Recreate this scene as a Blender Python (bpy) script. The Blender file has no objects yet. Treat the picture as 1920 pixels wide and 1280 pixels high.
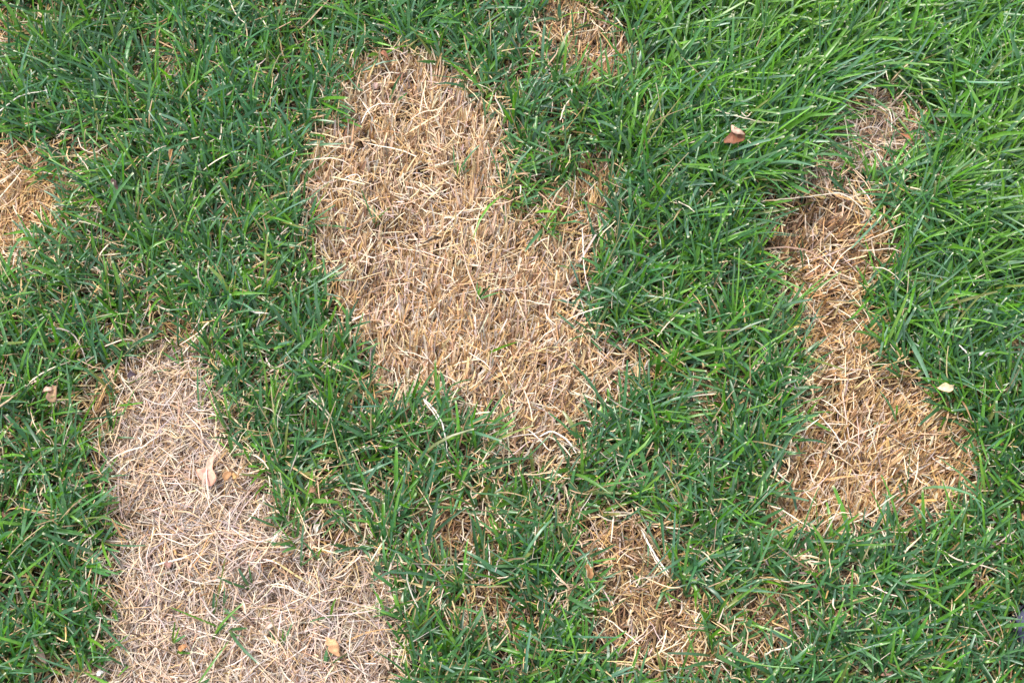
import bpy, bmesh, math
import numpy as np
from mathutils import Vector, Matrix

R = math.radians
rng = np.random.default_rng(20240611)
scn = bpy.context.scene
COL = scn.collection

# ------------------------------------------------------------------ camera, sky, sun, exposure
TILT, DIST, LENS = R(20), 1.35, 50.0
cam_d = bpy.data.cameras.new("camera")
cam = bpy.data.objects.new("camera", cam_d)
COL.objects.link(cam)
CZ = 0.02
cam.location = (0, -DIST * math.sin(TILT), CZ + DIST * math.cos(TILT))
cam.rotation_euler = (TILT, 0, 0)
cam_d.lens = LENS
cam_d.sensor_width = 36
cam_d.clip_start = 0.05
cam_d.clip_end = 1000
scn.camera = cam

SUN_EL, SUN_AZ = R(58), R(140)          # direction the light comes from, azimuth measured from +x
w = bpy.data.worlds.new("World")
scn.world = w
w.use_nodes = True
nt = w.node_tree
nt.nodes.clear()
out = nt.nodes.new("ShaderNodeOutputWorld")
bg = nt.nodes.new("ShaderNodeBackground")
sky = nt.nodes.new("ShaderNodeTexSky")
sky.sky_type = 'NISHITA'
sky.sun_disc = False
sky.sun_elevation = SUN_EL
sky.sun_rotation = math.pi / 2 - SUN_AZ
hs = nt.nodes.new("ShaderNodeHueSaturation")     # thin even cloud: less blue
hs.inputs['Saturation'].default_value = 0.45
nt.links.new(sky.outputs[0], hs.inputs['Color'])
nt.links.new(hs.outputs[0], bg.inputs[0])
bg.inputs[1].default_value = 0.13
nt.links.new(bg.outputs[0], out.inputs[0])

sd = bpy.data.lights.new("sun", 'SUN')
sd.energy = 1.5
sd.angle = R(14)
sd.color = (1.0, 0.95, 0.88)
sun = bpy.data.objects.new("sun", sd)
COL.objects.link(sun)
dv = Vector((math.cos(SUN_EL) * math.cos(SUN_AZ), math.cos(SUN_EL) * math.sin(SUN_AZ), math.sin(SUN_EL)))
sun.rotation_euler = dv.to_track_quat('Z', 'Y').to_euler()
sun.location = dv * 5

scn.view_settings.view_transform = 'Standard'
scn.view_settings.look = 'None'
scn.view_settings.gamma = 1.0
scn.view_settings.exposure = 1.75
scn.cycles.max_bounces = 8
scn.cycles.diffuse_bounces = 4
scn.cycles.transmission_bounces = 6
scn.cycles.use_denoising = True

# ------------------------------------------------------------------ photo pixels to ground points
W, H = 1920, 1280
FX = W * LENS / 36.0
CT, ST = math.cos(TILT), math.sin(TILT)
CP = np.array(cam.location)


def px2w(px, py, z=0.015):
    px = np.asarray(px, float); py = np.asarray(py, float)
    a = (px - W / 2) / FX; b = -(py - H / 2) / FX
    dx, dy, dz = a, b * CT + ST, b * ST - CT
    s = (z - CP[2]) / dz
    return CP[0] + s * dx, CP[1] + s * dy


def w2px(x, y, z=0.015):
    x = np.asarray(x, float) - CP[0]; y = np.asarray(y, float) - CP[1]; z = z - CP[2]
    b = y * CT + z * ST; d = y * ST - z * CT
    return W / 2 + FX * x / d, H / 2 - FX * b / d


# ------------------------------------------------------------------ fields over the lawn (cells of 4 px of the photograph's ground)
M = 400                                   # margin round the frame, px
CELL = 4
GW, GH = (W + 2 * M) // CELL, (H + 2 * M) // CELL
gx = (np.arange(GW) + .5) * CELL - M
gy = (np.arange(GH) + .5) * CELL - M
GX, GY = np.meshgrid(gx, gy)


def samp(F, px, py):
    u = np.clip((np.asarray(px) + M) / CELL - .5, 0, GW - 1.001)
    v = np.clip((np.asarray(py) + M) / CELL - .5, 0, GH - 1.001)
    i = u.astype(int); j = v.astype(int); fu = u - i; fv = v - j
    return (F[j, i] * (1 - fu) * (1 - fv) + F[j, i + 1] * fu * (1 - fv) + F[j + 1, i] * (1 - fu) * fv + F[j + 1, i + 1] * fu * fv)


def noise(px, py, size, seed):
    g = np.random.default_rng(seed).random((257, 257))
    u = (np.asarray(px, float) + 3000) / size; v = (np.asarray(py, float) + 3000) / size
    i = np.floor(u).astype(int); j = np.floor(v).astype(int); fu = u - i; fv = v - j
    fu = fu * fu * (3 - 2 * fu); fv = fv * fv * (3 - 2 * fv)
    i %= 256; j %= 256
    return (g[j, i] * (1 - fu) * (1 - fv) + g[j, i + 1] * fu * (1 - fv) + g[j + 1, i] * (1 - fu) * fv + g[j + 1, i + 1] * fu * fv)


def fbm(px, py, size, seed):
    return (noise(px, py, size, seed) * .5 + noise(px, py, size * .5, seed + 1) * .3 + noise(px, py, size * .25, seed + 2) * .2)


def inside(poly):
    p = np.array(poly, float)
    x0, y0 = p[:, 0], p[:, 1]
    x1, y1 = np.roll(x0, -1), np.roll(y0, -1)
    r = np.zeros(GX.shape, bool)
    for a, b, c, d in zip(x0, y0, x1, y1):
        if b == d:
            continue
        hit = ((b > GY) != (d > GY)) & (GX < (c - a) * (GY - b) / (d - b) + a)
        r ^= hit
    return r.astype(float)


def blur(F, r):
    for _ in range(2):
        for ax in (0, 1):
            Fp = np.pad(F, [(r + 1, r) if k == ax else (0, 0) for k in (0, 1)], mode='edge')
            c = np.cumsum(Fp, axis=ax)
            n = F.shape[ax]
            hi = np.take(c, np.arange(2 * r + 1, 2 * r + 1 + n), axis=ax)
            lo = np.take(c, np.arange(0, n), axis=ax)
            F = (hi - lo) / (2 * r + 1)
    return F


def ell(cx, cy, rx, ry, rot=0):
    c, s = math.cos(R(rot)), math.sin(R(rot))
    u = ((GX - cx) * c + (GY - cy) * s) / rx
    v = (-(GX - cx) * s + (GY - cy) * c) / ry
    return np.clip(1.35 - np.sqrt(u * u + v * v) * .85, 0, 1)


# every worn patch: its outline, its strength
PATCH = {}
PATCH['centre'] = .98 * blur(inside([(655, 150), (700, 108), (750, 112), (800, 132), (870, 172), (912, 215), (932, 290), (922, 340), (945, 400), (995, 452), (1050, 480), (1068, 540),
    (1040, 600), (1078, 622), (1112, 660), (1128, 705), (1110, 760), (1088, 800), (1058, 852), (990, 860), (925, 852), (892, 790), (862, 740), (835, 700), (812, 715), (800, 745),
    (760, 748), (715, 715), (690, 655), (665, 595), (632, 540), (600, 490), (592, 400), (577, 320), (602, 250), (645, 195)]), 3)
PATCH['flat'] = .98 * blur(inside([(250, 690), (300, 668), (350, 682), (385, 720), (405, 800), (425, 868), (470, 905), (510, 950), (525, 1010), (560, 1058), (640, 1085), (705, 1075),
    (738, 1130), (742, 1200), (740, 1330), (640, 1480), (300, 1500), (100, 1380), (150, 1285), (215, 1215), (238, 1130), (215, 1080), (208, 1000), (225, 930), (200, 870), (210, 820), (240, 760)]), 3)
PATCH['golden'] = .98 * blur(inside([(1418, 395), (1500, 358), (1560, 372), (1604, 408), (1662, 448), (1658, 495), (1600, 530), (1592, 580), (1622, 640), (1655, 685), (1700, 735),
    (1765, 770), (1812, 828), (1836, 890), (1798, 938), (1740, 962), (1680, 978), (1600, 988), (1560, 1005), (1500, 1012), (1432, 1000), (1442, 960), (1482, 900), (1492, 830),
    (1522, 760), (1532, 690), (1516, 610), (1490, 540), (1458, 470), (1420, 440)]), 3)
PATCH['top'] = .9 * blur(inside([(1030, -160), (1090, -160), (1100, 0), (1112, 60), (1178, 108), (1192, 150), (1150, 165), (1090, 142), (1042, 104), (1018, 50)]), 4)
PATCH['edge'] = .92 * blur(inside([(-170, 330), (-60, 280), (0, 300), (60, 290), (132, 332), (135, 372), (82, 410), (72, 460), (32, 490), (0, 505), (-120, 480)]), 4)
PATCH['sliver'] = np.maximum(.95 * ell(1095, 385, 34, 72, 8), .7 * ell(1078, 495, 26, 46))
PATCH['grey'] = np.maximum(.85 * ell(1645, 255, 78, 52), np.maximum(.8 * ell(1545, 310, 40, 52, 20), .7 * ell(1600, 205, 50, 28)))
PATCH['russet'] = np.maximum.reduce([.85 * ell(1165, 1035, 62, 55), .88 * ell(1205, 1172, 85, 52), .7 * ell(1285, 1235, 50, 40), .7 * ell(1440, 1180, 50, 50),
                                     .6 * ell(1270, 1150, 40, 30)])
PATCH['hollow'] = np.maximum(.85 * ell(860, 995, 60, 40), np.maximum(.65 * ell(925, 1150, 50, 40), .5 * ell(800, 1000, 40, 60)))
PATCH['sunny'] = .85 * ell(1925, 650, 62, 34)
PATCH['corner'] = np.maximum.reduce([.7 * ell(2, 70, 32, 80), .65 * ell(305, 125, 36, 36), .65 * ell(1160, 690, 56, 50), .55 * ell(1310, 770, 40, 50), .4 * ell(1000, 440, 50, 30), .55 * ell(300, 640, 60, 40), .5 * ell(180, 770, 40, 90), .55 * ell(640, 1000, 60, 50)])
NAMES = list(PATCH)
STACK = np.stack([PATCH[n] for n in NAMES])
WHICH = STACK.argmax(0)
DEAD = STACK.max(0)
DEADN = np.clip(DEAD + (fbm(GX, GY, 60, 5) - .5) * .55 * (4 * DEAD * (1 - DEAD)) + (fbm(GX, GY, 90, 9) - .5) * .25 * (DEAD < .5), 0, 1)
fade = np.clip(1 - np.maximum.reduce([-GX, GX - W, -GY, GY - H, np.zeros_like(GX)]) / 330, 0, 1)
DEADN = DEADN * np.clip(fade * 2, 0, 1)
NEAR = np.clip(blur(DEADN, 14) * 1.6, 0, 1)              # green grass near a patch is thin and strawy

# how long and vivid the green grows; vividness also paints in brighter light
LUSH = np.clip(.95 * ell(1700, 60, 420, 260) + .75 * ell(1800, 480, 200, 260) + .55 * ell(1420, 180, 240, 200) + .3 * ell(1260, 560, 180, 220) + .25 * ell(150, 120, 260, 160), 0, 1)
LUSH = blur(LUSH, 12)
DRY = np.clip(.55 * ell(120, 800, 330, 300) + .5 * ell(560, 780, 240, 240) + .55 * ell(1000, 1120, 420, 220) + .3 * ell(1500, 1130, 420, 180) + .25 * ell(300, 450, 300, 250)
              + .35 * ell(1250, 830, 200, 140) + .35 * ell(20, 120, 100, 200), 0, 1) * .8 + .25
DRY = blur(DRY, 10)

# direction the blades lean, degrees, 0 = +x, 90 = away from the camera
FLOWS = [(1650, 60, 300, 32), (1850, 500, 220, 20), (1420, 200, 200, 38), (1300, 560, 190, 55), (120, 180, 220, 150), (330, 260, 200, 130), (520, 80, 180, 75), (520, 420, 170, 60),
         (300, 560, 200, 110), (60, 900, 220, 35), (130, 1150, 200, 40), (560, 800, 200, 70), (1000, 980, 200, 75), (850, 1200, 220, 95), (1250, 900, 200, 60), (1500, 1100, 220, 60),
         (1800, 1100, 220, 65), (1850, 800, 160, 150), (980, 250, 120, 30), (880, 60, 150, 100), (1300, 60, 180, 45)]
num_c = np.zeros_like(GX); num_s = np.zeros_like(GX)
for cx, cy, rr, an in FLOWS:
    g = np.exp(-((GX - cx) ** 2 + (GY - cy) ** 2) / (2 * (rr * .7) ** 2)) + 1e-6
    num_c += g * math.cos(R(an)); num_s += g * math.sin(R(an))
FLOW_C, FLOW_S = num_c, num_s
DFLOWS = [(750, 300, 250, 78), (900, 500, 200, 72), (750, 600, 150, 82), (1000, 720, 150, 62), (950, 820, 100, 55), (300, 800, 150, 60), (330, 1050, 200, 70), (560, 1150, 180, 100),
          (450, 1250, 200, 80), (1580, 460, 70, 18), (1480, 420, 60, 70), (1560, 560, 70, -10), (1600, 660, 80, 25), (1620, 780, 90, 60), (1700, 850, 90, 45), (1550, 950, 100, 70),
          (1080, 60, 100, 80), (1150, 130, 60, 30), (40, 370, 100, 60), (1095, 380, 80, 75), (1640, 250, 80, 20), (1180, 1040, 90, 80), (1200, 1170, 90, 60)]
dc = np.zeros_like(GX); ds = np.zeros_like(GX)
for cx, cy, rr, an in DFLOWS:
    g = np.exp(-((GX - cx) ** 2 + (GY - cy) ** 2) / (2 * (rr * .8) ** 2)) + 1e-7
    dc += g * math.cos(R(an)); ds += g * math.sin(R(an))

PIT = np.clip(1.0 * ell(1485, 410, 66, 46) + .7 * ell(1650, 735, 50, 22, 20) + .6 * ell(712, 545, 40, 32) + .5 * ell(500, 1090, 60, 36) + .8 * ell(860, 1000, 40, 22)
              + .6 * ell(1180, 1010, 36, 24) + .7 * ell(920, 1160, 40, 26) + .6 * ell(1600, 600, 40, 30) + .5 * ell(740, 470, 50, 40), 0, 1)


def ground_z(px, py):
    return (fbm(px, py, 170, 31) - .5) * .016 + (fbm(px, py, 50, 37) - .5) * .007 - .013 * samp(PIT, px, py)


# ------------------------------------------------------------------ materials
def leafy(name, trans, rough, spec, tint=(1, 1, 1), trs=(1.2, 1.3, .6)):
    m = bpy.data.materials.new(name)
    m.use_nodes = True
    n = m.node_tree.nodes; l = m.node_tree.links
    n.clear()
    o = n.new("ShaderNodeOutputMaterial")
    at = n.new("ShaderNodeAttribute"); at.attribute_name = "Col"
    geo = n.new("ShaderNodeTexCoord")
    nz = n.new("ShaderNodeTexNoise"); nz.inputs['Scale'].default_value = 260; nz.inputs['Detail'].default_value = 3
    l.new(geo.outputs['Object'], nz.inputs['Vector'])
    mr = n.new("ShaderNodeMapRange"); mr.inputs[1].default_value = .3; mr.inputs[2].default_value = .7; mr.inputs[3].default_value = .78; mr.inputs[4].default_value = 1.2
    l.new(nz.outputs['Fac'], mr.inputs[0])
    mu = n.new("ShaderNodeMix"); mu.data_type = 'RGBA'; mu.blend_type = 'MULTIPLY'; mu.inputs['Factor'].default_value = 1
    l.new(at.outputs['Color'], mu.inputs['A']); l.new(mr.outputs[0], mu.inputs['B'])
    p = n.new("ShaderNodeBsdfPrincipled")
    p.inputs['Roughness'].default_value = rough
    p.inputs['Specular IOR Level'].default_value = spec
    l.new(mu.outputs['Result'], p.inputs['Base Color'])
    t = n.new("ShaderNodeBsdfTranslucent")
    m2 = n.new("ShaderNodeMix"); m2.data_type = 'RGBA'; m2.blend_type = 'MULTIPLY'; m2.inputs['Factor'].default_value = 1
    m2.inputs['B'].default_value = (*trs, 1)
    l.new(mu.outputs['Result'], m2.inputs['A']); l.new(m2.outputs['Result'], t.inputs['Color'])
    mx = n.new("ShaderNodeMixShader"); mx.inputs[0].default_value = trans
    l.new(p.outputs[0], mx.inputs[1]); l.new(t.outputs[0], mx.inputs[2])
    l.new(mx.outputs[0], o.inputs[0])
    return m


MAT_GREEN = leafy("green_blade", .30, .36, .7, trs=(1.5, 1.6, .45))
MAT_DEAD = leafy("dead_blade", .14, .6, .3, trs=(1.15, 1.0, .8))
MAT_LEAF = leafy("dry_leaf", .12, .6, .3, trs=(1.15, 1.0, .8))


def soil_mat():
    m = bpy.data.materials.new("soil")
    m.use_nodes = True
    n = m.node_tree.nodes; l = m.node_tree.links
    p = n['Principled BSDF']; p.inputs['Roughness'].default_value = .95; p.inputs['Specular IOR Level'].default_value = .1
    tc = n.new("ShaderNodeTexCoord")
    nz = n.new("ShaderNodeTexNoise"); nz.inputs['Scale'].default_value = 90; nz.inputs['Detail'].default_value = 8
    l.new(tc.outputs['Object'], nz.inputs['Vector'])
    cr = n.new("ShaderNodeValToRGB")
    cr.color_ramp.elements[0].color = (.018, .012, .008, 1); cr.color_ramp.elements[1].color = (.085, .058, .038, 1)
    cr.color_ramp.elements[0].position = .3; cr.color_ramp.elements[1].position = .75
    l.new(nz.outputs['Fac'], cr.inputs[0]); l.new(cr.outputs[0], p.inputs['Base Color'])
    b = n.new("ShaderNodeBump"); b.inputs['Strength'].default_value = .8; b.inputs['Distance'].default_value = .004
    l.new(nz.outputs['Fac'], b.inputs['Height']); l.new(b.outputs[0], p.inputs['Normal'])
    return m


def turf_far_mat():
    m = bpy.data.materials.new("far_turf")
    m.use_nodes = True
    n = m.node_tree.nodes; l = m.node_tree.links
    p = n['Principled BSDF']; p.inputs['Roughness'].default_value = .8
    tc = n.new("ShaderNodeTexCoord")
    nz = n.new("ShaderNodeTexNoise"); nz.inputs['Scale'].default_value = 7; nz.inputs['Detail'].default_value = 12; nz.inputs['Roughness'].default_value = .75
    l.new(tc.outputs['Object'], nz.inputs['Vector'])
    cr = n.new("ShaderNodeValToRGB")
    e = cr.color_ramp.elements
    e[0].color = (.012, .03, .01, 1); e[0].position = .36
    e[1].color = (.05, .12, .035, 1); e[1].position = .6
    e.new(.72).color = (.16, .13, .06, 1)
    l.new(nz.outputs['Fac'], cr.inputs[0]); l.new(cr.outputs[0], p.inputs['Base Color'])
    b = n.new("ShaderNodeBump"); b.inputs['Strength'].default_value = 1; b.inputs['Distance'].default_value = .02
    l.new(nz.outputs['Fac'], b.inputs['Height']); l.new(b.outputs[0], p.inputs['Normal'])
    return m


MAT_SOIL = soil_mat()
MAT_FAR = turf_far_mat()


def tag(o, label, cat, kind=None, group=None):
    o["label"] = label; o["category"] = cat
    if kind: o["kind"] = kind
    if group: o["group"] = group
    return o


# ------------------------------------------------------------------ mesh from numpy
def mesh_np(name, V, F, C, mat, parent=None, link=True, smooth=True):
    me = bpy.data.meshes.new(name)
    nv, nf, k = len(V), len(F), F.shape[1]
    me.vertices.add(nv); me.vertices.foreach_set("co", V.astype(np.float32).ravel())
    me.loops.add(nf * k); me.loops.foreach_set("vertex_index", F.astype(np.int32).ravel())
    me.polygons.add(nf)
    me.polygons.foreach_set("loop_start", np.arange(nf, dtype=np.int32) * k)
    if smooth:
        me.polygons.foreach_set("use_smooth", np.ones(nf, bool))
    me.update(calc_edges=True)
    if C is not None:
        a = me.color_attributes.new("Col", 'FLOAT_COLOR', 'POINT')
        c4 = np.ones((nv, 4), np.float32); c4[:, :3] = C
        a.data.foreach_set("color", c4.ravel())
    me.materials.append(mat)
    o = bpy.data.objects.new(name, me)
    if link:
        COL.objects.link(o)
    if parent: o.parent = parent
    return o


def blades(base, az, elev, bend, length, width, ts, prof, col, fold=.25, roll=0., twist=0., azc=0., wob=0., tipcol=None, tipmask=None, basecol=None, ribbon=False):
    """Curved, folded blades. base (N,3); angles in radians; ts ring positions; prof (N,K) or (K,) width share; col (N,3)."""
    N = len(base); ts = np.asarray(ts, float); K = len(ts)
    def v(a): return np.broadcast_to(np.asarray(a, float), (N,))
    az, elev, bend, length, width, fold, roll, twist, azc, wob = map(v, (az, elev, bend, length, width, fold, roll, twist, azc, wob))
    tm = np.concatenate([[0], (ts[1:] + ts[:-1]) / 2]); dt = np.concatenate([[0], np.diff(ts)])
    ph = rng.random(N) * 6.28
    A = az[:, None] + azc[:, None] * tm + wob[:, None] * np.sin(tm * 7 + ph[:, None])
    E = elev[:, None] - bend[:, None] * tm
    T = np.stack([np.cos(E) * np.cos(A), np.cos(E) * np.sin(A), np.sin(E)], -1)
    C = base[:, None, :] + np.cumsum(T * (dt[None, :] * length[:, None])[..., None], 1)
    T[:, 0] = T[:, 1] if K > 1 else T[:, 0]
    S0 = np.stack([-np.sin(A), np.cos(A), np.zeros_like(A)], -1)
    Nn = np.cross(T, S0)
    rr = (roll[:, None] + twist[:, None] * ts)[..., None]
    S = S0 * np.cos(rr) + Nn * np.sin(rr)
    NN = -S0 * np.sin(rr) + Nn * np.cos(rr)
    prof = np.broadcast_to(prof, (N, K))
    hw = (prof * width[:, None] * .5)[..., None]
    if ribbon:
        V = np.stack([C - S * hw, C + S * hw], 2); q = 2
    else:
        V = np.stack([C - S * hw, C + NN * hw * fold[:, None, None] * 2 * -1., C + S * hw], 2); q = 3
    idx = np.arange(N * K * q).reshape(N, K, q)
    faces = []
    for k in range(K - 1):
        for j in range(q - 1):
            faces.append(np.stack([idx[:, k, j], idx[:, k, j + 1], idx[:, k + 1, j + 1], idx[:, k + 1, j]], -1))
    F = np.concatenate(faces, 0)
    CC = np.repeat(np.repeat(col[:, None, :], K, 1)[:, :, None, :], q, 2).copy()
    if basecol is not None:
        CC[:, 0] = CC[:, 0] * .35 + basecol * .65
        CC[:, 1] = CC[:, 1] * .85 + basecol * .15
    if tipcol is not None:
        mk = np.ones(N, bool) if tipmask is None else tipmask
        CC[mk, -1] = tipcol
    return V.reshape(-1, 3), F, CC.reshape(-1, 3)


def join(parts):
    V, F, C, n = [], [], [], 0
    for v, f, c in parts:
        V.append(v); F.append(f + n); C.append(c); n += len(v)
    return np.concatenate(V), np.concatenate(F), np.concatenate(C)


def pick(pal, n, wts, jit=.12):
    pal = np.array(pal, float); wts = np.array(wts, float)
    if wts.ndim == 1:
        k = rng.choice(len(pal), n, p=wts / wts.sum())
    else:
        cs = np.cumsum(wts / wts.sum(1, keepdims=True), 1)
        k = (rng.random(n)[:, None] > cs).sum(1).clip(0, len(pal) - 1)
    c = pal[k] * (1 + rng.normal(0, jit, (n, 1))) * (1 + rng.normal(0, .05, (n, 3)))
    return np.clip(c, .004, .9)


# ------------------------------------------------------------------ ground
def build_ground():
    # the soil under the photographed lawn, uneven
    px = np.linspace(-360, W + 360, 221); py = np.linspace(-360, H + 360, 171)
    PX, PY = np.meshgrid(px, py)
    X, Y = px2w(PX, PY, 0)
    edge = np.minimum.reduce([PX + 360, W + 360 - PX, PY + 360, H + 360 - PY])
    Z = ground_z(PX, PY) * np.clip(edge / 60, 0, 1) + .004
    V = np.stack([X, Y, Z], -1).reshape(-1, 3)
    n = 221
    i = np.arange(170)[:, None] * n + np.arange(220)[None, :]
    F = np.stack([i, i + n, i + n + 1, i + 1], -1).reshape(-1, 4)[:, ::-1]
    o = mesh_np("soil", V, F, None, MAT_SOIL)
    tag(o, "dark brown uneven soil showing between the grass blades", "soil", "structure")
    s = 400.
    g = mesh_np("ground", np.array([[-s, -s, -.014], [s, -s, -.014], [s, s, -.014], [-s, s, -.014]], float), np.array([[0, 1, 2, 3]]), None, MAT_FAR, smooth=False)
    tag(g, "wide flat lawn ground reaching away round the worn patches", "ground", "structure")


build_ground()

# ------------------------------------------------------------------ grass
PAL_GREEN = [(.052, .150, .050), (.033, .106, .036), (.070, .188, .050), (.088, .232, .016), (.120, .275, .022), (.086, .190, .100), (.17, .20, .045), (.46, .33, .19), (.28, .18, .095)]
PAL_DEAD = [(.58, .395, .205), (.74, .60, .44), (.50, .41, .335), (.52, .315, .13), (.27, .155, .08), (.68, .485, .29), (.13, .085, .055)]
#            straw            pale            greyish         golden          brown          light straw     dark brown
TIP = np.array((.56, .55, .36))


CORE_X, CORE_Y = .60, .43                 # half size of the lawn that is grown blade by blade


def scatter(n):
    n = int(n * 1.36)
    return w2px(rng.uniform(-CORE_X, CORE_X, n), rng.uniform(-CORE_Y, CORE_Y, n), .012)


def at(px, py, dz):
    gz = ground_z(px, py)
    x, y = px2w(px, py, .012)
    return np.stack([x, y, gz + dz], -1)


def flow_az(px, py, c, s, spread):
    return np.arctan2(samp(s, px, py), samp(c, px, py)) + rng.normal(0, 1, len(px)) * spread


def green_leaves(P, lush, az, dry, shade_tint=None):
    """Leaves of tillers: P (N,3) tiller foot."""
    parts = []
    N = len(P)
    for j in range(5):
        keep = rng.random(N) < (1, 1, .95, .7, .4)[j]
        p = P[keep]; lu = lush[keep]; a0 = az[keep]; n = len(p)
        side = 1 if j % 2 else -1
        a = a0 + side * np.abs(rng.normal(.35, .45, n)) * (1.15 - .6 * lu) + rng.normal(0, .25, n)
        a = np.where(rng.random(n) < .16, rng.uniform(0, 6.28, n), a)
        up = rng.uniform(.002, .014, n) + .003 * j
        b = p + np.stack([np.cos(a0[:]) * up * .5, np.sin(a0) * up * .5, up], -1)
        L = rng.gamma(5, 1, n) / 5 * (.0275 + .026 * lu)
        L = np.clip(L, .010, .080)
        el = np.radians(rng.normal(52 - 14 * lu, 15, n)).clip(.2, 1.4)
        bd = np.radians(rng.gamma(2.2, 1, n) / 2.2 * 38)
        wd = (.00225 * np.exp(rng.normal(0, .28, n))).clip(.0010, .0042) * (1 + .1 * lu)
        mown = rng.random(n) < .62
        k = np.array([0, .18, .42, .68, .94, 1.])
        pm = np.array([.62, .9, 1., .93, .62, .55]); pp = np.array([.62, .92, 1., .78, .2, .06])
        prof = np.where(mown[:, None], pm, pp)
        wts = np.tile(np.array([2.6, 1.6, 2., 1.9, .6, 1.4, .22, .28, .25]), (n, 1))
        wts[:, 7] += .9 * dry[keep] - .25 * lu; wts[:, 8] += .9 * dry[keep] - .2 * lu
        wts = wts.clip(.02)
        wts[:, 3] += 4.2 * lu; wts[:, 4] += 3.0 * lu; wts[:, 1] *= (1 - .6 * lu); wts[:, 5] *= (1 - .3 * lu)  # yellower where lush: healthy growth, and brighter light put into the colour
        col = pick(PAL_GREEN, n, wts)
        if shade_tint is not None:
            col = col * shade_tint[keep]                                  # broad shadow zones put into the blade colour, with some hue drift
        wd = wd * np.where(col[:, 0] > col[:, 1], .5, 1)          # withered blades roll up thin
        parts.append(blades(b, a, el, bd, L, wd, k, prof, col, fold=rng.uniform(.04, .3, n), roll=rng.normal(0, .4, n), twist=rng.normal(0, .5, n),
                            azc=rng.normal(0, .3, n), tipcol=TIP, tipmask=mown & (rng.random(n) < .62), basecol=np.array((.16, .19, .07))))
    return parts


def broad_shade_tint(px, py):  # soft broad shadows painted into the greens as noise, plus hue drift
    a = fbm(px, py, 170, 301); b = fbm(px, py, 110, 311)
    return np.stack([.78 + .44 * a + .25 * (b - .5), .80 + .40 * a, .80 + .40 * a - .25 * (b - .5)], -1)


def build_green():
    px, py = scatter(31000)
    d = samp(DEADN, px, py); nr = samp(NEAR, px, py); lu = samp(LUSH, px, py)
    clump = fbm(px, py, 45, 71)
    fa = np.arctan2(samp(FLOW_S, px, py), samp(FLOW_C, px, py))
    d = np.maximum(d, .9 * samp(DEADN, px + 20 * np.cos(fa), py - 26 * np.sin(fa)))
    d = np.maximum(d, .45 * samp(DEADN, px + 45 * np.cos(fa), py - 50 * np.sin(fa)))
    dens = (1 - np.clip(d * 1.7, 0, 1)) ** 1.3 * (.42 + .58 * (1 - nr)) * np.clip(clump * 2.1 - .34, .1, 1) * (.72 + .28 * lu) * (1 - .55 * samp(PIT, px, py))
    k = rng.random(len(px)) < np.clip(dens, .006, 1)
    px, py = px[k], py[k]; lu = lu[k]; d = d[k]
    # shoots gather in small tufts
    tx = np.round(px / 9) * 9 + (noise(px, py, 11, 3) - .5) * 12; ty = np.round(py / 9) * 9 + (noise(px, py, 11, 4) - .5) * 12
    px = px * .55 + tx * .45; py = py * .55 + ty * .45
    az = flow_az(px, py, FLOW_C, FLOW_S, .75) + (noise(px, py, 38, 81) - .5) * 2.2 * (1 - .5 * lu)
    lush = np.clip(lu * (1 - .9 * samp(NEAR, px, py)) + rng.normal(0, .08, len(px)), 0, 1)
    V, F, C = join(green_leaves(at(px, py, 0), lush, az, np.clip(samp(DRY, px, py) - .35 + .5 * d, 0, 1), broad_shade_tint(px, py)))
    o = mesh_np("grass", V, F, C, MAT_GREEN)
    tag(o, "short mown green grass blades growing round the dead patches", "grass", "stuff")
    print("green tris", len(F) * 2)


def build_thatch():
    px, py = scatter(30000)
    d = samp(DEADN, px, py)
    k = rng.random(len(px)) < (1 - .35 * d)
    px, py = px[k], py[k]; n = len(px)
    P = at(px, py, rng.uniform(.001, .012, n))
    col = pick(PAL_DEAD, n, [1.2, .3, .6, 1.2, 2.4, .3, 2.0], .2)
    V, F, C = blades(P, rng.uniform(0, 6.28, n), rng.normal(.12, .2, n), rng.normal(.3, .3, n), rng.uniform(.012, .04, n), rng.uniform(.0008, .0022, n),
                     [0, .35, .7, 1], [.8, 1, .9, .5], col, ribbon=True, roll=rng.normal(0, .6, n), azc=rng.normal(0, .5, n))
    o = mesh_np("thatch", V, F, C, MAT_DEAD)
    tag(o, "brown decaying thatch low between the green blades", "thatch", "stuff")


def build_straw_litter():
    """thin dry pieces caught between and on the green blades"""
    px, py = scatter(34000)
    d = samp(DEADN, px, py); dr = samp(DRY, px, py); lu = samp(LUSH, px, py); nr = samp(NEAR, px, py)
    k = rng.random(len(px)) < np.clip(dr * .95 + .6 * nr - .3 * lu, .2, 1) * (1 - .6 * d)
    px, py = px[k], py[k]; n = len(px); d = d[k]
    P = at(px, py, rng.uniform(.006, .026, n) * (1 - .35 * d))
    col = pick(PAL_DEAD, n, [2, 2.6, 1.3, .9, .6, 2, .2], .15)
    L = rng.gamma(2.6, 1, n) / 2.6 * .0165
    wd = rng.uniform(.0006, .0014, n)
    V, F, C = blades(P, rng.uniform(0, 6.28, n), rng.normal(.25, .35, n), rng.normal(.4, .4, n), L.clip(.005, .055), wd, [0, .25, .5, .75, 1], [.8, 1, 1, .85, .5], col,
                     ribbon=True, roll=rng.normal(0, .5, n), azc=rng.normal(0, .5, n), wob=rng.uniform(0, .25, n))
    o = mesh_np("straw_litter", V, F, C, MAT_DEAD)
    tag(o, "thin pale dry bits caught among the green blades", "straw", "stuff")


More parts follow.
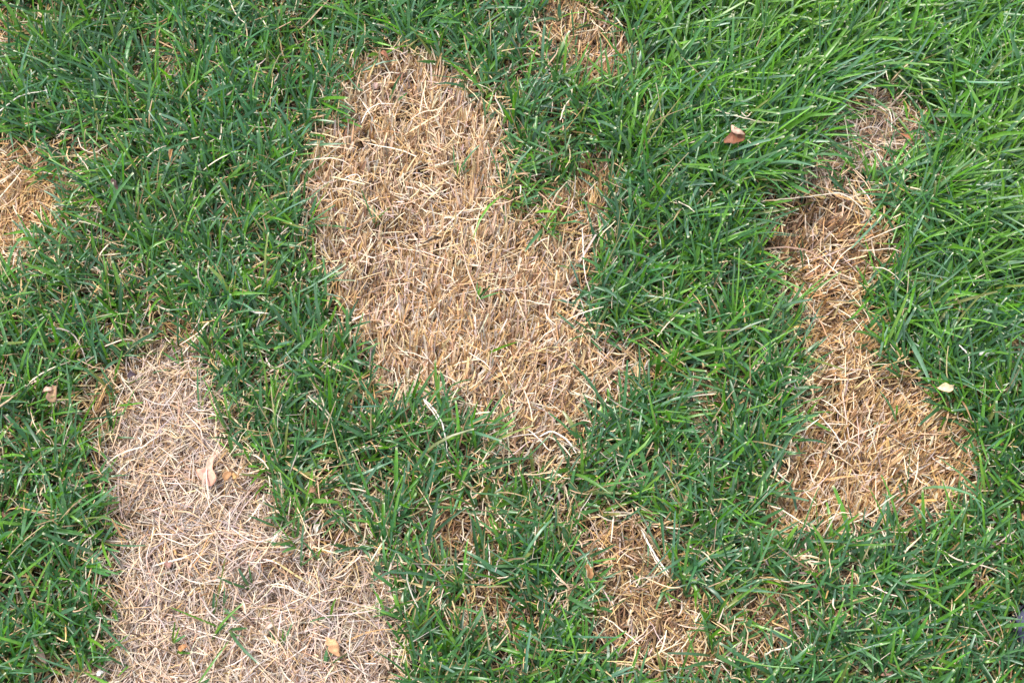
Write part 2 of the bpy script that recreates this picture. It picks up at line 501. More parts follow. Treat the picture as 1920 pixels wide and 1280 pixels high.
PATCH_INFO = {
    # label, density per Mpx, palette weights, (length, width mm), elevation, spread, share lying flat
    'centre': ("largest dead patch of upright golden stubble in the lawn", 125000, [3.0, 2.0, 1.9, 1.6, .6, 2.6, .35], (.021, 1.65), 42, .28, .12),
    'flat': ("pale flattened dead patch of criss-cross straw around the salmon leaf", 92000, [1.4, 2.2, 3.8, .7, .7, 1.3, .6], (.026, 1.05), 22, .75, .55),
    'golden': ("golden brown dead patch with a dark matted end beside lush grass", 122000, [2.2, .8, .6, 4.2, 1.7, 1.3, .6], (.021, 1.6), 42, .34, .15),
    'top': ("small brown dead strip running away from the largest dead patch", 84000, [1.6, .6, .9, 2.2, 2.6, .6, .9], (.024, 1.6), 40, .5, .3),
    'edge': ("orange brown worn patch in the dark green grass", 84000, [2.0, .8, .3, 3.6, 1.2, 1.2, .3], (.022, 1.3), 32, .8, .45),
    'sliver': ("narrow brown sliver of dead grass beside the largest dead patch", 84000, [1.6, .6, .8, 2.0, 2.2, .6, .6], (.026, 1.3), 40, .4, .25),
    'grey': ("greyish thin dry spot above the dark matted end", 76000, [1.8, 1.8, 1.8, 1.2, 1.2, 1.2, .5], (.024, 1.2), 28, .7, .5),
    'russet': ("russet brown thinning spots showing through green grass", 76000, [1.1, .3, .5, 2.2, 3.2, .3, 1.5], (.023, 1.2), 34, .7, .4),
    'hollow': ("dark reddish hollow of dead stems under green blades", 64000, [.8, .2, .3, 2.0, 3.0, .2, 2.0], (.024, 1.2), 45, .7, .3),
    'sunny': ("orange tan bare spot at the bright lush grass", 76000, [2.4, 1.6, .4, 2.4, .6, 2.0, .2], (.024, 1.3), 24, .7, .5),
    'corner': ("thin brownish spots scattered in the green turf", 66000, [1.6, .8, 1.2, 1.8, 2.0, .8, .8], (.022, 1.2), 32, .8, .45),
}


def build_dead():
    tri = 0
    for pi, nm in enumerate(NAMES):
        label, rho, wts, (Lm, wm), el0, spread, flat = PATCH_INFO[nm]
        PG = STACK[pi]
        ys, xs = np.where((PG > .06) & (WHICH == pi))
        x0, x1 = gx[xs.min()], gx[xs.max()]; y0, y1 = gy[ys.min()], gy[ys.max()]
        x0, x1 = max(x0, -190), min(x1, W + 190); y0, y1 = max(y0, -150), min(y1, H + 150)
        area = (x1 - x0) * (y1 - y0)
        n = int(rho * area / 1e6 * 1.0)
        # bundles
        nb = n // 5
        bx = rng.uniform(x0, x1, nb); by = rng.uniform(y0, y1, nb)
        d = samp(DEADN, bx, by) * (samp((WHICH == pi).astype(float), bx, by) > .5)
        pit = samp(PIT, bx, by)
        tuft = np.clip((noise(bx, by, 15, 200 + pi) * .65 + noise(bx, by, 34, 230 + pi) * .35) * 2.9 - .82, .06, 1)
        k = rng.random(nb) < np.clip(d * 1.25, 0, 1) * (1 - .45 * pit) * tuft
        bx, by = bx[k], by[k]; nb = len(bx)
        if nb == 0:
            continue
        parts = []
        baz = flow_az(bx, by, dc, ds, spread)
        bel = np.radians(rng.normal(el0, 12, nb))
        bw = np.tile(np.array(wts, float), (nb, 1))
        pit = samp(PIT, bx, by)
        fr = 1 - samp(DEADN, bx, by)
        bw[:, 4] += 3.0 * pit + 1.2 * fr; bw[:, 6] += 2.5 * pit; bw[:, 3] += 1.2 * fr
        bw[:, 1] *= (1 - .7 * pit); bw[:, 5] *= (1 - .7 * pit)
        if nm == 'golden':
            up = np.clip((545 - by) / 100, 0, 1) * np.clip((1640 - bx) / 90, .25, 1)
            bw = bw * (1 - .85 * up[:, None]) + up[:, None] * np.array([.7, .25, 1.6, 1.0, 4.5, .1, 3.5])
        cn = fbm(bx, by, 80, 123 + pi)
        bw[:, 3] *= .4 + 1.4 * cn; bw[:, 2] *= 1.7 - 1.4 * cn
        for j in range(6):
            kk = rng.random(nb) < (1, 1, 1, .9, .7, .4)[j]
            m = kk.sum()
            qx = bx[kk] + rng.normal(0, 3.2, m); qy = by[kk] + rng.normal(0, 3.2, m)
            P = at(qx, qy, rng.uniform(0, .003, m))
            lie = rng.random(m) < flat
            a = np.where(lie, baz[kk] + rng.normal(0, 1.1, m), baz[kk] + rng.normal(0, .16, m))
            e = np.where(lie, rng.normal(.15, .15, m), bel[kk] + rng.normal(0, .12, m)).clip(-.1, 1.3)
            P[:, 2] += np.where(lie, rng.uniform(.002, .014, m), 0)
            L = rng.gamma(9, 1, m) / 9 * Lm * np.where(lie, 1.0, .95)
            wd = rng.normal(wm, wm * .3, m).clip(.6, 3.0) / 1000 * np.where(lie, .7, 1)
            col = pick(PAL_DEAD, m, bw[kk])
            cut = rng.random(m) < .6
            prof = np.where(cut[:, None], np.array([.8, 1, 1, .85, .7]), np.array([.8, 1, .85, .5, .12]))
            parts.append(blades(P, a, e, rng.normal(.22, .25, m), L, wd, [0, .3, .6, .85, 1], prof, col, fold=rng.uniform(.05, .5, m), roll=rng.normal(0, .6, m),
                                twist=rng.normal(0, .7, m), azc=rng.normal(0, .25, m), wob=rng.uniform(0, .1, m)))
        # loose thin threads lying over the stubble
        nl = int(nb * (.26 if nm in ('centre', 'golden') else .55))
        s = rng.integers(0, nb, nl)
        P = at(bx[s] + rng.normal(0, 6, nl), by[s] + rng.normal(0, 6, nl), rng.uniform(.010, .020, nl))
        col = pick(PAL_DEAD, nl, np.array([1.8, 2.6, 2.0, .8, .2, 2.4, .05]) if nm in ('centre', 'flat', 'golden', 'sunny') else np.array(wts, float))
        parts.append(blades(P, rng.uniform(0, 6.28, nl), rng.normal(.08, .15, nl), rng.normal(.2, .25, nl), (rng.gamma(4, 1, nl) / 4 * .026).clip(.01, .06), rng.uniform(.0005, .0012, nl),
                            [0, .25, .5, .75, 1], [.8, 1, 1, .9, .5], col, fold=.4, azc=rng.normal(0, .6, nl), wob=rng.uniform(0, .2, nl)))
        V, F, C = join(parts)
        g = {'flat': .25, 'centre': .05, 'grey': .25}.get(nm, 0)          # long-dead straw has bleached towards grey
        C = (C * (1 - g) + C.mean(1, keepdims=True) * g) * (1 + g * np.array([.04, -.10, -.02]))
        tri += len(F) * 2
        o = mesh_np("dead_grass", V, F, C, MAT_DEAD)
        tag(o, label, "dead grass", "stuff")
    print("dead tris", tri)


build_thatch()
build_green()
build_straw_litter()
build_dead()


# ------------------------------------------------------------------ the lawn that goes on outside the picture: one tile, instanced
def build_surround():
    n = 2300
    S = .34
    P = np.stack([rng.uniform(-S / 2, S / 2, n), rng.uniform(-S / 2, S / 2, n), np.zeros(n)], -1)
    az = rng.normal(.9, .9, n)
    parts = green_leaves(P, np.clip(rng.normal(.25, .15, n), 0, 1), az, np.full(n, .1))
    m = 1100
    P2 = np.stack([rng.uniform(-S / 2, S / 2, m), rng.uniform(-S / 2, S / 2, m), rng.uniform(.002, .02, m)], -1)
    v, f, c = blades(P2, rng.uniform(0, 6.28, m), rng.normal(.2, .25, m), rng.normal(.3, .3, m), rng.uniform(.012, .035, m), rng.uniform(.0008, .0018, m), [0, .2, .4, .6, .8, 1], [.8, 1, 1, 1, .9, .5],
                     pick(PAL_DEAD, m, [2, 1.5, 1, 1.5, 2, 1, .6]))
    V, F, C = join(parts + [(v, f, c)])
    o = mesh_np("surrounding_grass", V, F, C, MAT_GREEN)
    o.location.z = -.006
    tag(o, "plain green lawn stretching away round the worn part", "grass", "stuff")
    ng = bpy.data.node_groups.new("spread_tiles", 'GeometryNodeTree')
    ng.interface.new_socket("Geometry", in_out='INPUT', socket_type='NodeSocketGeometry')
    ng.interface.new_socket("Geometry", in_out='OUTPUT', socket_type='NodeSocketGeometry')
    N, L = ng.nodes, ng.links
    gi = N.new("NodeGroupInput"); go = N.new("NodeGroupOutput")
    gr = N.new("GeometryNodeMeshGrid")
    nx, ny = 24, 25
    for s_, v_ in (("Size X", .3 * (nx - 1)), ("Size Y", .29 * (ny - 1)), ("Vertices X", nx), ("Vertices Y", ny)):
        gr.inputs[s_].default_value = v_
    pos = N.new("GeometryNodeInputPosition"); sx = N.new("ShaderNodeSeparateXYZ")
    L.new(pos.outputs[0], sx.inputs[0])

    def cmp(sock, lim, centre):
        a = N.new("ShaderNodeMath"); a.operation = 'SUBTRACT'; a.inputs[1].default_value = centre; L.new(sock, a.inputs[0])
        b = N.new("ShaderNodeMath"); b.operation = 'ABSOLUTE'; L.new(a.outputs[0], b.inputs[0])
        c_ = N.new("FunctionNodeCompare"); c_.operation = 'LESS_THAN'; L.new(b.outputs[0], c_.inputs['A']); c_.inputs['B'].default_value = lim
        return c_.outputs['Result']
    an = N.new("FunctionNodeBooleanMath"); an.operation = 'AND'
    L.new(cmp(sx.outputs['X'], .6, 0), an.inputs[0]); L.new(cmp(sx.outputs['Y'], .45, 0), an.inputs[1])
    dl = N.new("GeometryNodeDeleteGeometry")
    L.new(gr.outputs['Mesh'], dl.inputs['Geometry']); L.new(an.outputs[0], dl.inputs['Selection'])
    ip = N.new("GeometryNodeInstanceOnPoints")
    rv = N.new("FunctionNodeRandomValue"); rv.data_type = 'INT'
    rv.inputs[4].default_value = 0; rv.inputs[5].default_value = 1
    mp = N.new("ShaderNodeMath"); mp.operation = 'MULTIPLY'; mp.inputs[1].default_value = math.pi
    L.new(rv.outputs[2], mp.inputs[0])
    cb = N.new("ShaderNodeCombineXYZ"); L.new(mp.outputs[0], cb.inputs['Z'])
    L.new(dl.outputs['Geometry'], ip.inputs['Points']); L.new(gi.outputs[0], ip.inputs['Instance']); L.new(cb.outputs[0], ip.inputs['Rotation'])
    L.new(ip.outputs[0], go.inputs[0])
    md = o.modifiers.new("spread", 'NODES'); md.node_group = ng


build_surround()


# ------------------------------------------------------------------ loose straws, each a thing
def catmull(P, n):
    P = np.asarray(P, float)
    P = np.concatenate([[2 * P[0] - P[1]], P, [2 * P[-1] - P[-2]]])
    outp = []
    m = len(P) - 3
    for i in range(m):
        p0, p1, p2, p3 = P[i:i + 4]
        for t in np.linspace(0, 1, n, endpoint=(i == m - 1)):
            outp.append(.5 * ((2 * p1) + (-p0 + p2) * t + (2 * p0 - 5 * p1 + 4 * p2 - p3) * t * t + (-p0 + 3 * p1 - 3 * p2 + p3) * t ** 3))
    return np.array(outp)


def tube(C, rad, sides=5, flat=.55):
    C = np.asarray(C, float); n = len(C)
    T = np.gradient(C, axis=0); T /= np.linalg.norm(T, axis=1)[:, None] + 1e-9
    S = np.cross(T, [0, 0, 1.]); S /= np.linalg.norm(S, axis=1)[:, None] + 1e-9
    U = np.cross(S, T)
    a = np.linspace(0, 2 * math.pi, sides, endpoint=False)
    V = C[:, None, :] + S[:, None, :] * (np.cos(a)[None, :, None] * rad[:, None, None]) + U[:, None, :] * (np.sin(a)[None, :, None] * rad[:, None, None] * flat)
    idx = np.arange(n * sides).reshape(n, sides)
    F = []
    for j in range(sides):
        k = (j + 1) % sides
        F.append(np.stack([idx[:-1, j], idx[:-1, k], idx[1:, k], idx[1:, j]], -1))
    return V.reshape(-1, 3), np.concatenate(F)


def canopy(px, py):
    d = samp(DEADN, px, py); lu = samp(LUSH, px, py)
    return ground_z(px, py) + .034 + .010 * lu - .014 * d


STRAW_COLS = {'pale': (.68, .56, .42), 'tan': (.50, .36, .22), 'grey': (.40, .33, .28), 'white': (.74, .66, .56)}


def straw(pts, label, group=None, wid=1.5, col='pale', name='straw', cat='straw'):
    P = np.array(pts, float)
    z = canopy(P[:, 0], P[:, 1])
    z[1:-1] += .001 * rng.random(len(P) - 2)
    x, y = px2w(P[:, 0], P[:, 1], .028)
    C = catmull(np.stack([x, y, z], -1), 7)
    t = np.linspace(0, 1, len(C))
    C[:, 2] = canopy(*w2px(C[:, 0], C[:, 1], .028)) * .4 + np.interp(t, np.linspace(0, 1, len(z)), z) * .6
    C[:, :2] += (rng.random((len(C), 2)) - .5) * .0006
    rad = wid / 2000 * np.interp(t, [0, .15, .7, 1], [.75, 1, .85, .35])
    V, F = tube(C, rad)
    c = np.array(STRAW_COLS[col]) * (1 + rng.normal(0, .06))
    cc = np.repeat((c[None, :] * (1 + .25 * (rng.random(len(C)) - .5))[:, None]), 5, 0)
    o = mesh_np(name, V, F, cc, MAT_DEAD)
    tag(o, label, cat, group=group)
    return o


straw([(1428, 380), (1470, 372), (1520, 368), (1570, 371), (1603, 392), (1622, 418), (1634, 440)], "long pale straw arching over the dark matted end of the golden patch")
G3 = "pale straws lying close together by the russet spot"
straw([(1203, 993), (1218, 1022), (1234, 1052), (1250, 1080)], "longest pale straw of a close trio lying by the russet spot", G3, 2.0, 'white')
straw([(1209, 1006), (1226, 1036), (1240, 1060), (1252, 1074)], "middle pale straw of a close trio lying by the russet spot", G3, 1.5, 'white')
straw([(1219, 1030), (1229, 1050), (1237, 1066), (1245, 1080)], "shortest pale straw of a close trio lying by the russet spot", G3, 1.3, 'pale')
straw([(-6, 226), (20, 207), (45, 191), (95, 180)], "long pale bent straw in green grass above the orange brown worn patch", wid=1.7, col='white')
straw([(54, 744), (62, 726), (78, 711), (108, 695), (136, 682)], "long pale straw arching close above the tan folded leaf", wid=1.7)
straw([(-5, 777), (18, 760), (40, 744)], "thick tan straw piece below the tan folded leaf", wid=2.2, col='tan')
straw([(793, 748), (812, 768), (828, 795), (836, 825), (839, 856)], "long pale forked straw hanging off the stubble into green grass", wid=1.5, col='white')
straw([(795, 752), (815, 780), (826, 800)], "short pale straw lying alongside a longer one off the stubble", wid=1.3, col='white')
GA = "arched straws at the near end of the largest dead patch"
straw([(1012, 812), (1035, 803), (1058, 815), (1072, 836), (1080, 852)], "uppermost pale straw arching across the tip of the largest dead patch", GA, 2.0, 'white')
straw([(1008, 822), (1030, 814), (1050, 826), (1064, 846), (1070, 858)], "middle pale straw arching across the tip of the largest dead patch", GA, 1.8, 'pale')
straw([(990, 800), (1012, 818), (1028, 836), (1040, 838)], "lowest pale straw crossing the tip of the largest dead patch", GA, 1.4, 'white')
straw([(1768, 1034), (1795, 1050), (1838, 1062), (1868, 1072), (1886, 1088)], "long pale wavy straw in plain green grass beyond the golden patch", wid=1.6)
straw([(1332, 216), (1352, 225), (1375, 233), (1400, 239), (1422, 243)], "straight pale straw resting across the reddish brown curled leaf", wid=1.5)
straw([(1397, 277), (1406, 285), (1414, 286), (1424, 281), (1430, 274)], "hooked pale straw just below the reddish brown curled leaf", wid=1.3)
straw([(1385, 226), (1395, 234), (1405, 225)], "tiny pale straw above the reddish brown curled leaf", wid=1.3)
GT = "thin upright-lying straws in the grass by the dark hollow"
straw([(915, 1015), (918, 1045), (917, 1080), (920, 1108)], "long thin white straw beside the dark reddish hollow", GT, 1.1, 'white')
straw([(783, 968), (794, 995), (802, 1025), (812, 1056)], "thin tan straw on the strawy side of the dark reddish hollow", GT, 1.1, 'grey')
straw([(1004, 988), (1003, 1015), (998, 1048)], "short thin pale straw between the dark hollow and russet spot", GT, 1.2, 'pale')
straw([(1385, 742), (1408, 708), (1428, 680), (1441, 656)], "long thin tan straw leaning through dark green grass", wid=1.1, col='tan')
straw([(1538, 773), (1560, 797), (1577, 822), (1586, 842)], "long pale straw lying across the golden brown stubble", wid=1.2, col='white')
straw([(1792, 653), (1806, 668), (1812, 684), (1811, 702)], "hooked pale straw in lush grass near the orange tan bare spot", wid=1.5, col='white')
straw([(1796, 538), (1822, 530), (1852, 515)], "straight pale straw on long vivid green blades", wid=1.6)
straw([(430, 2), (441, 28), (453, 46), (464, 56)], "pale curved straw in blue-green grass above the brown notch", wid=1.5)
straw([(464, 56), (466, 76), (463, 98)], "short upright tan straw meeting the tip of a curved one", wid=1.5, col='tan')
straw([(96, 622), (122, 623), (143, 634), (158, 660), (164, 684)], "long grey tan curved stalk in green grass", wid=1.8, col='grey')
straw([(198, 652), (230, 640), (262, 638), (298, 636)], "long pale straw just above the flattened dead patch", wid=1.5)
straw([(468, 584), (480, 590), (492, 591), (508, 591)], "bent whitish straw in dark green grass", wid=1.9, col='white')
straw([(280, 304), (297, 291), (316, 282)], "pale straw ending at the small tan curled pod", wid=1.5)
straw([(152, 268), (160, 288), (182, 295), (202, 284), (222, 274)], "thin pale straw kinked twice near the dark shrivelled leaf", wid=1.2)
straw([(152, 300), (163, 314), (174, 331)], "short thick pale straw near the dark shrivelled leaf", wid=1.6)
straw([(578, 744), (600, 765), (618, 788), (629, 810)], "long pale straw between two dead patches", wid=1.5)
straw([(1092, 428), (1093, 462), (1094, 492), (1098, 526)], "long white straw standing along the edge of the largest dead patch", wid=1.3, col='white')
straw([(1232, 634), (1252, 610), (1273, 590)], "straight pale straw on smooth dark green grass", wid=1.4)
straw([(676, 225), (690, 202), (710, 190), (738, 189)], "white straw arching over the top of the largest dead patch", wid=1.4, col='white')
straw([(645, 330), (668, 322), (680, 338)], "small pale hooked straw in the largest dead patch", wid=1.3, col='white')
straw([(1652, 992), (1656, 1008), (1664, 988), (1672, 978)], "kinked pale straw below the golden stubble", wid=1.2)
straw([(1694, 1036), (1712, 1020), (1729, 1000)], "straight pale straw below the golden stubble", wid=1.2)
straw([(1735, 1106), (1743, 1135), (1742, 1165), (1734, 1196)], "thin bowed straw in plain green grass", wid=1.1)
straw([(1434, 1228), (1450, 1218), (1475, 1215), (1486, 1202)], "crooked pale straw near the bottom thin spot", wid=1.8)
straw([(545, 893), (552, 875), (561, 852)], "thin grey brown twig in green grass beside the flattened patch", wid=1.5, col='grey', name='twig', cat='twig')
straw([(430, 985), (455, 1003), (475, 1010), (500, 1013)], "long white bowed straw on the flattened patch", wid=1.3, col='white')
straw([(280, 1058), (305, 1050), (330, 1045), (362, 1032)], "pale broad straw by the square red-brown scrap", wid=2.0, col='white')
straw([(325, 954), (352, 958), (372, 968), (400, 985)], "long greenish tan blade lying on the flattened patch", wid=1.8, col='tan')
straw([(1050, 234), (1058, 211), (1069, 194), (1073, 172)], "crinkled ivory straw hanging from brown strip into grass", wid=1.7, col='pale')
straw([(1120, 340), (1100, 358), (1090, 372)], "short pale straw at the narrow brown sliver", wid=1.2)
straw([(905, 868), (918, 846), (932, 852)], "looped pale straw in thin green grass", wid=1.3)
straw([(1610, 250), (1632, 243), (1655, 252)], "short grey straw lying on the greyish dry spot", wid=1.5, col='grey')
straw([(1610, 468), (1640, 470), (1668, 476), (1690, 488)], "long pale straw combed out from golden patch over green blades", wid=1.2)
straw([(1620, 452), (1655, 446), (1694, 434)], "pale straw combed upward out of the golden patch", wid=1.2)
straw([(1630, 500), (1658, 512), (1690, 540)], "pale straw sagging out of the golden patch over green blades", wid=1.2)
straw([(1560, 560), (1590, 580), (1608, 600), (1622, 628)], "pale straw lying along the narrow waist of the golden patch", wid=1.3)


# ------------------------------------------------------------------ fallen leaves
def leaf(rows, label, col, edge=None, z=.004, cup=.25, wave=.0015, arch=.003, across=7, along=4, name='leaf', cat='leaf', parent=None, stem=None, rib=None, lift=(0, 0)):
    """rows: pairs of edge points (px) from tip to base; the sheet between them is cupped, arched and given thickness."""
    A = catmull([r[0] for r in rows], along); B = catmull([r[1] for r in rows], along)
    n = len(A)
    cx = np.mean([[r[0][0] + r[1][0], r[0][1] + r[1][1]] for r in rows], 0) / 2
    zb = float(canopy(np.array([cx[0]]), np.array([cx[1]]))[0]) + z
    u = np.linspace(0, 1, across)
    PX = A[:, None, :] * (1 - u)[None, :, None] + B[:, None, :] * u[None, :, None]
    X, Y = px2w(PX[..., 0], PX[..., 1], zb)
    wid = np.hypot(A[:, 0] - B[:, 0], A[:, 1] - B[:, 1]) * .0005
    t = np.linspace(0, 1, n)
    Z = zb + (np.abs(u - .5)[None, :] * 2) ** 1.5 * wid[:, None] * cup + arch * np.sin(t * math.pi)[:, None] - arch * .6
    Z = Z + (noise(PX[..., 0] * 8, PX[..., 1] * 8, 60, int(abs(cx[0])) % 97) - .5) * 2 * wave + (lift[0] * (1 - t) + lift[1] * t)[:, None]
    V = np.stack([X, Y, Z], -1).reshape(-1, 3)
    i = np.arange(n - 1)[:, None] * across + np.arange(across - 1)[None, :]
    F = np.stack([i, i + across, i + across + 1, i + 1], -1).reshape(-1, 4)
    col = np.array(col); e = col * .7 if edge is None else np.array(edge)
    k = (np.abs(u - .5)[None, :, None] * 2) ** 2 * (.5 + .5 * noise(PX[..., 0] * 8, PX[..., 1] * 8, 25, 7))[..., None]
    C = col * (1 - k) + e * k
    C = C * (.82 + .36 * noise(PX[..., 0] * 8, PX[..., 1] * 8, 14, 11))[..., None]
    o = mesh_np(name, V, F, C.reshape(-1, 3), MAT_LEAF)
    sm = o.modifiers.new("thickness", 'SOLIDIFY'); sm.thickness = .0003; sm.offset = 0
    if label:
        tag(o, label, cat)
    if parent:
        o.parent = parent
    if rib is not None:
        P = np.array(rib, float)
        x, y = px2w(P[:, 0], P[:, 1], zb)
        Cc = catmull(np.stack([x, y, np.full(len(P), zb + .0008)], -1), 5)
        Cc[:, 2] += (arch * np.sin(np.linspace(0, 1, len(Cc)) * math.pi) - arch * .6) * .9
        tt = np.linspace(0, 1, len(Cc))
        v, f = tube(Cc, np.interp(tt, [0, 1], [.0004, .0011]), flat=.8)
        mesh_np("midrib", v, f, np.tile(np.array((.78, .62, .48)), (len(v), 1)), MAT_LEAF, parent=o)
    return o


def scrap(cx, cy, length, width, ang, label, col, edge=None, rag=.35, seed=0, **kw):
    r = np.random.default_rng(seed + int(cx))
    a = R(ang); d = np.array([math.cos(a), -math.sin(a)]); s = np.array([-d[1], d[0]])
    rows = []
    for t, wv in ((-.5, .12), (-.32, .7), (-.1, 1), (.12, .85), (.33, .75), (.5, .15)):
        c = np.array([cx, cy]) + d * length * t
        rows.append((c - s * width * .5 * wv * (1 + rag * r.normal()), c + s * width * .5 * wv * (1 + rag * r.normal())))
    return leaf(rows, label, col, edge, **kw)


def node(name, px, py, z):
    e = bpy.data.objects.new(name, None); COL.objects.link(e)
    e.empty_display_size = .01
    return e


# reddish brown leaf with a turned-over flap
lf = node("leaf", 0, 0, 0)
tag(lf, "reddish brown curled leaf with pale folded flap in lush green grass", "leaf")
leaf([((1357, 262), (1358, 268)), ((1366, 254), (1368, 270)), ((1373, 250), (1373, 274)), ((1381, 248), (1380, 272)), ((1390, 247), (1390, 269)), ((1398, 250), (1397, 261))], None,
     (.22, .085, .042), (.16, .055, .028), cup=.35, name="leaf_blade", parent=lf)
leaf([((1371, 234), (1374, 233)), ((1371, 240), (1381, 238)), ((1372, 247), (1388, 243)), ((1381, 251), (1394, 247)), ((1392, 251), (1398, 250))], None,
     (.62, .40, .29), (.45, .25, .17), cup=-.1, z=.009, name="folded_flap", parent=lf)
leaf([((399, 848), (402, 849)), ((393, 857), (402, 858)), ((389, 867), (400, 870)), ((386, 877), (400, 881)), ((370, 881), (404, 888)), ((370, 888), (407, 897)), ((377, 899), (402, 906)), ((388, 909), (393, 910))],
     "salmon pink lobed leaf with pale midrib lying on flattened straw", (.66, .36, .27), (.60, .30, .18), cup=.12, arch=.004, z=.006,
     rib=[(397, 857), (390, 873), (388, 885), (388, 898), (389, 912), (392, 934)])
scrap(426, 892, 20, 13, 55, "orange leaf scrap close beside the salmon lobed leaf", (.46, .24, .11))
scrap(441, 893, 13, 10, 20, "tiny golden leaf scrap between orange scrap and green blades", (.52, .30, .12))
lf = node("leaf", 0, 0, 0)
tag(lf, "tan folded leaf standing in strawy green grass", "leaf")
leaf([((99, 722), (107, 722)), ((95, 732), (108, 731)), ((91, 742), (108, 742)), ((89, 749), (108, 749)), ((95, 755), (106, 751))], None, (.40, .26, .14), (.26, .13, .10), cup=.5, z=.006, name="leaf_blade", parent=lf)
leaf([((80, 729), (81, 733)), ((86, 726), (89, 735)), ((92, 726), (94, 735)), ((98, 725), (97, 732))], None, (.55, .37, .27), (.35, .2, .15), cup=.2, z=.008, name="folded_flap", parent=lf)
leaf([((609, 1194), (613, 1193)), ((612, 1200), (622, 1198)), ((610, 1207), (627, 1197)), ((617, 1212), (633, 1204)), ((615, 1217), (637, 1212)), ((622, 1224), (636, 1221)), ((634, 1230), (638, 1229))],
     "orange tan lobed leaf on pale flattened straw", (.60, .34, .17), (.45, .22, .11), cup=.25, z=.005)
leaf([((1758, 726), (1759, 728)), ((1765, 722), (1764, 733)), ((1772, 720), (1769, 736)), ((1779, 723), (1776, 737)), ((1785, 723), (1783, 734)), ((1790, 720), (1787, 731))],
     "cream dry leaf on green blades at the golden patch edge", (.74, .58, .36), (.58, .36, .18), cup=.3, z=.006)
scrap(213, 348, 26, 14, -60, "dark purplish shrivelled leaf sunk in green grass", (.13, .085, .075), (.09, .05, .05), z=.001, cup=.7)
scrap(321, 291, 26, 7, 80, "small tan curled pod among green blades", (.48, .27, .12), cup=.9, z=.003)
scrap(721, 104, 24, 7, -40, "reddish curled strip at the far tip of the largest dead patch", (.38, .17, .10), cup=.9, z=.003)
scrap(753, 143, 18, 7, 70, "dull reddish leaf curl inside the tip of the largest dead patch", (.32, .16, .11), cup=.8, z=.002)
scrap(704, 160, 14, 8, 80, "small greyish pink leaf bit in the largest dead patch", (.45, .29, .24), cup=.4, z=.001)
scrap(1105, 1070, 30, 14, -75, "brown upright leaf piece beside the russet spot", (.34, .17, .07), (.42, .25, .11), cup=.5, z=.002)
scrap(343, 1213, 20, 12, 15, "orange brown crumpled scrap on flattened straw", (.48, .23, .10), z=.003)
scrap(508, 1172, 26, 12, 20, "pale pinkish torn leaf scrap on flattened straw", (.58, .42, .34), z=.003)
scrap(316, 1058, 16, 14, 65, "square dull red-brown scrap under pale straw", (.34, .18, .14), rag=.1, z=.001)
scrap(72, 1217, 60, 13, -62, "long grey brown leaf lying under green blades", (.33, .23, .16), z=-.006)
scrap(10, 966, 14, 12, 40, "dark red-brown leaf crumb among green blades", (.22, .10, .07), z=-.002)
scrap(1842, 664, 22, 10, -20, "greyish white crumpled scrap near the orange tan bare spot", (.62, .58, .52), (.45, .42, .38), wave=.003, z=-.002)
scrap(1697, 256, 30, 5, -28, "thin rust orange leaf strip on the greyish dry spot", (.42, .18, .09), cup=.6, z=-.002)
scrap(187, 1262, 15, 9, 40, "white papery scrap beside flattened straw", (.78, .75, .70), z=.003)
scrap(714, 563, 16, 12, 20, "brown crumpled leaf bit in the hollow of the largest dead patch", (.20, .10, .06), cup=.6, z=-.006)
scrap(674, 649, 14, 10, 60, "dark rusty leaf bit at the edge of the golden stubble", (.24, .11, .06), cup=.6, z=-.003)
scrap(1664, 1262, 24, 10, 10, "dull pink leaf bit sunk in plain green grass", (.36, .20, .15), z=-.008)
scrap(585, 920, 14, 10, 10, "small brown leaf scrap in green grass beside the flattened patch", (.30, .16, .09), z=-.004)
scrap(1625, 402, 20, 10, 110, "tan curled husk by the dark matted end", (.42, .28, .16), cup=.9, z=-.002)
scrap(595, 992, 24, 8, 70, "ivory crinkled husk standing in green grass", (.74, .64, .50), cup=.9, z=.004)
scrap(246, 703, 16, 11, 25, "blackish purple crumb at the top of the flattened patch", (.07, .045, .055), z=-.003)
scrap(1160, 905, 20, 8, 85, "reddish brown leaf sliver in thin green grass", (.30, .16, .10), cup=.7, z=-.004)


# ------------------------------------------------------------------ the shoe at the edge
def plain(name, col, rough):
    m = bpy.data.materials.new(name); m.use_nodes = True
    n = m.node_tree.nodes; l = m.node_tree.links
    p = n['Principled BSDF']; p.inputs['Roughness'].default_value = rough
    tc = n.new("ShaderNodeTexCoord")
    nz = n.new("ShaderNodeTexNoise"); nz.inputs['Scale'].default_value = 400; nz.inputs['Detail'].default_value = 4
    l.new(tc.outputs['Object'], nz.inputs['Vector'])
    mr = n.new("ShaderNodeMix"); mr.data_type = 'RGBA'
    mr.inputs['A'].default_value = (*[c * .7 for c in col], 1); mr.inputs['B'].default_value = (*[min(1, c * 1.3) for c in col], 1)
    l.new(nz.outputs['Fac'], mr.inputs['Factor']); l.new(mr.outputs['Result'], p.inputs['Base Color'])
    b = n.new("ShaderNodeBump"); b.inputs['Strength'].default_value = .4; b.inputs['Distance'].default_value = .001
    l.new(nz.outputs['Fac'], b.inputs['Height']); l.new(b.outputs[0], p.inputs['Normal'])
    return m


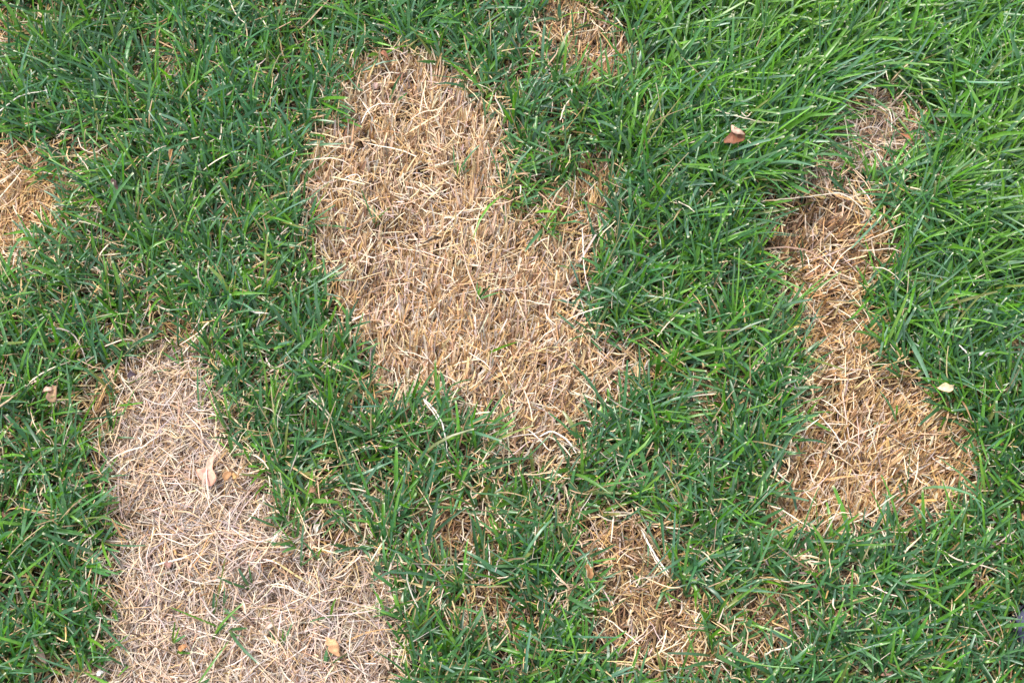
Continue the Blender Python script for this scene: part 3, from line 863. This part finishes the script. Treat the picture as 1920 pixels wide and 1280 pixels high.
def build_shoe():
    root = bpy.data.objects.new("shoe", None); COL.objects.link(root)
    x, y = px2w(1898, 1174, .02)
    root.location = (float(x), float(y), .006); root.rotation_euler = (0, 0, R(-8)); root.empty_display_size = .05
    tag(root, "violet grey shoe with rounded toe standing in green grass", "shoe")
    Lh = .25
    mu = plain("shoe_fabric", (.05, .05, .09), .9); ms = plain("shoe_rubber", (.045, .04, .07), .7); ml = plain("shoe_lace", (.5, .5, .55), .8)
    K = 26; Q = 17
    t = np.linspace(0, 1, K) ** 1.4
    xs = t * Lh
    hw = np.interp(t, [0, .02, .06, .14, .28, .45, .65, .85, .96, 1], [.004, .013, .022, .033, .044, .042, .034, .034, .026, .008])
    cy = np.interp(t, [0, .3, .6, 1], [0, .004, -.002, 0])
    top = np.interp(t, [0, .05, .15, .3, .45, .6, .8, 1], [.026, .036, .045, .055, .074, .076, .072, .085])
    a = np.linspace(0, math.pi, Q)
    V = np.zeros((K, Q, 3))
    for i in range(K):
        c = np.cos(a); s_ = np.sin(a)
        V[i, :, 0] = xs[i]
        V[i, :, 1] = cy[i] + hw[i] * np.sign(c) * np.abs(c) ** .7
        V[i, :, 2] = .018 + (top[i] - .018) * s_ ** .75
        if .55 < t[i] < .99:
            V[i, 5:12, 2] = .03
            V[i, 4, 2] = V[i, 12, 2] = top[i]
    idx = np.arange(K * Q).reshape(K, Q)
    F = np.stack([idx[:-1, :-1], idx[1:, :-1], idx[1:, 1:], idx[:-1, 1:]], -1).reshape(-1, 4)
    mesh_np("upper", V.reshape(-1, 3), F, None, mu, parent=root)
    ring = np.concatenate([np.stack([xs, cy + hw + .004, 0 * xs], -1), np.stack([xs, cy - hw - .004, 0 * xs], -1)[::-1]])
    n = len(ring)
    Vs = np.concatenate([ring + [0, 0, 0], ring + [0, 0, .014], (ring * [1, .93, 1]) + [0, 0, .021]])
    i = np.arange(n); j = (i + 1) % n
    F = np.concatenate([np.stack([i, j, j + n, i + n], -1), np.stack([i + n, j + n, j + 2 * n, i + 2 * n], -1)])
    mesh_np("sole", Vs, F, None, ms, parent=root, smooth=False)
    # toe cap seam over the top of the toe
    k = int(np.argmin(np.abs(t - .13)))
    v, f = tube(V[k] + [0, 0, .0006], np.full(Q, .0011), sides=6, flat=1)
    mesh_np("toe_seam", v, f, None, ms, parent=root)
    for tt in (.32, .38, .44, .5):
        k = int(np.argmin(np.abs(t - tt)))
        C = V[k, 4:13].copy(); C[:, 2] += .002
        v, f = tube(C, np.full(len(C), .0022), sides=6, flat=.5)
        mesh_np("lace", v, f, None, ml, parent=root)


build_shoe()
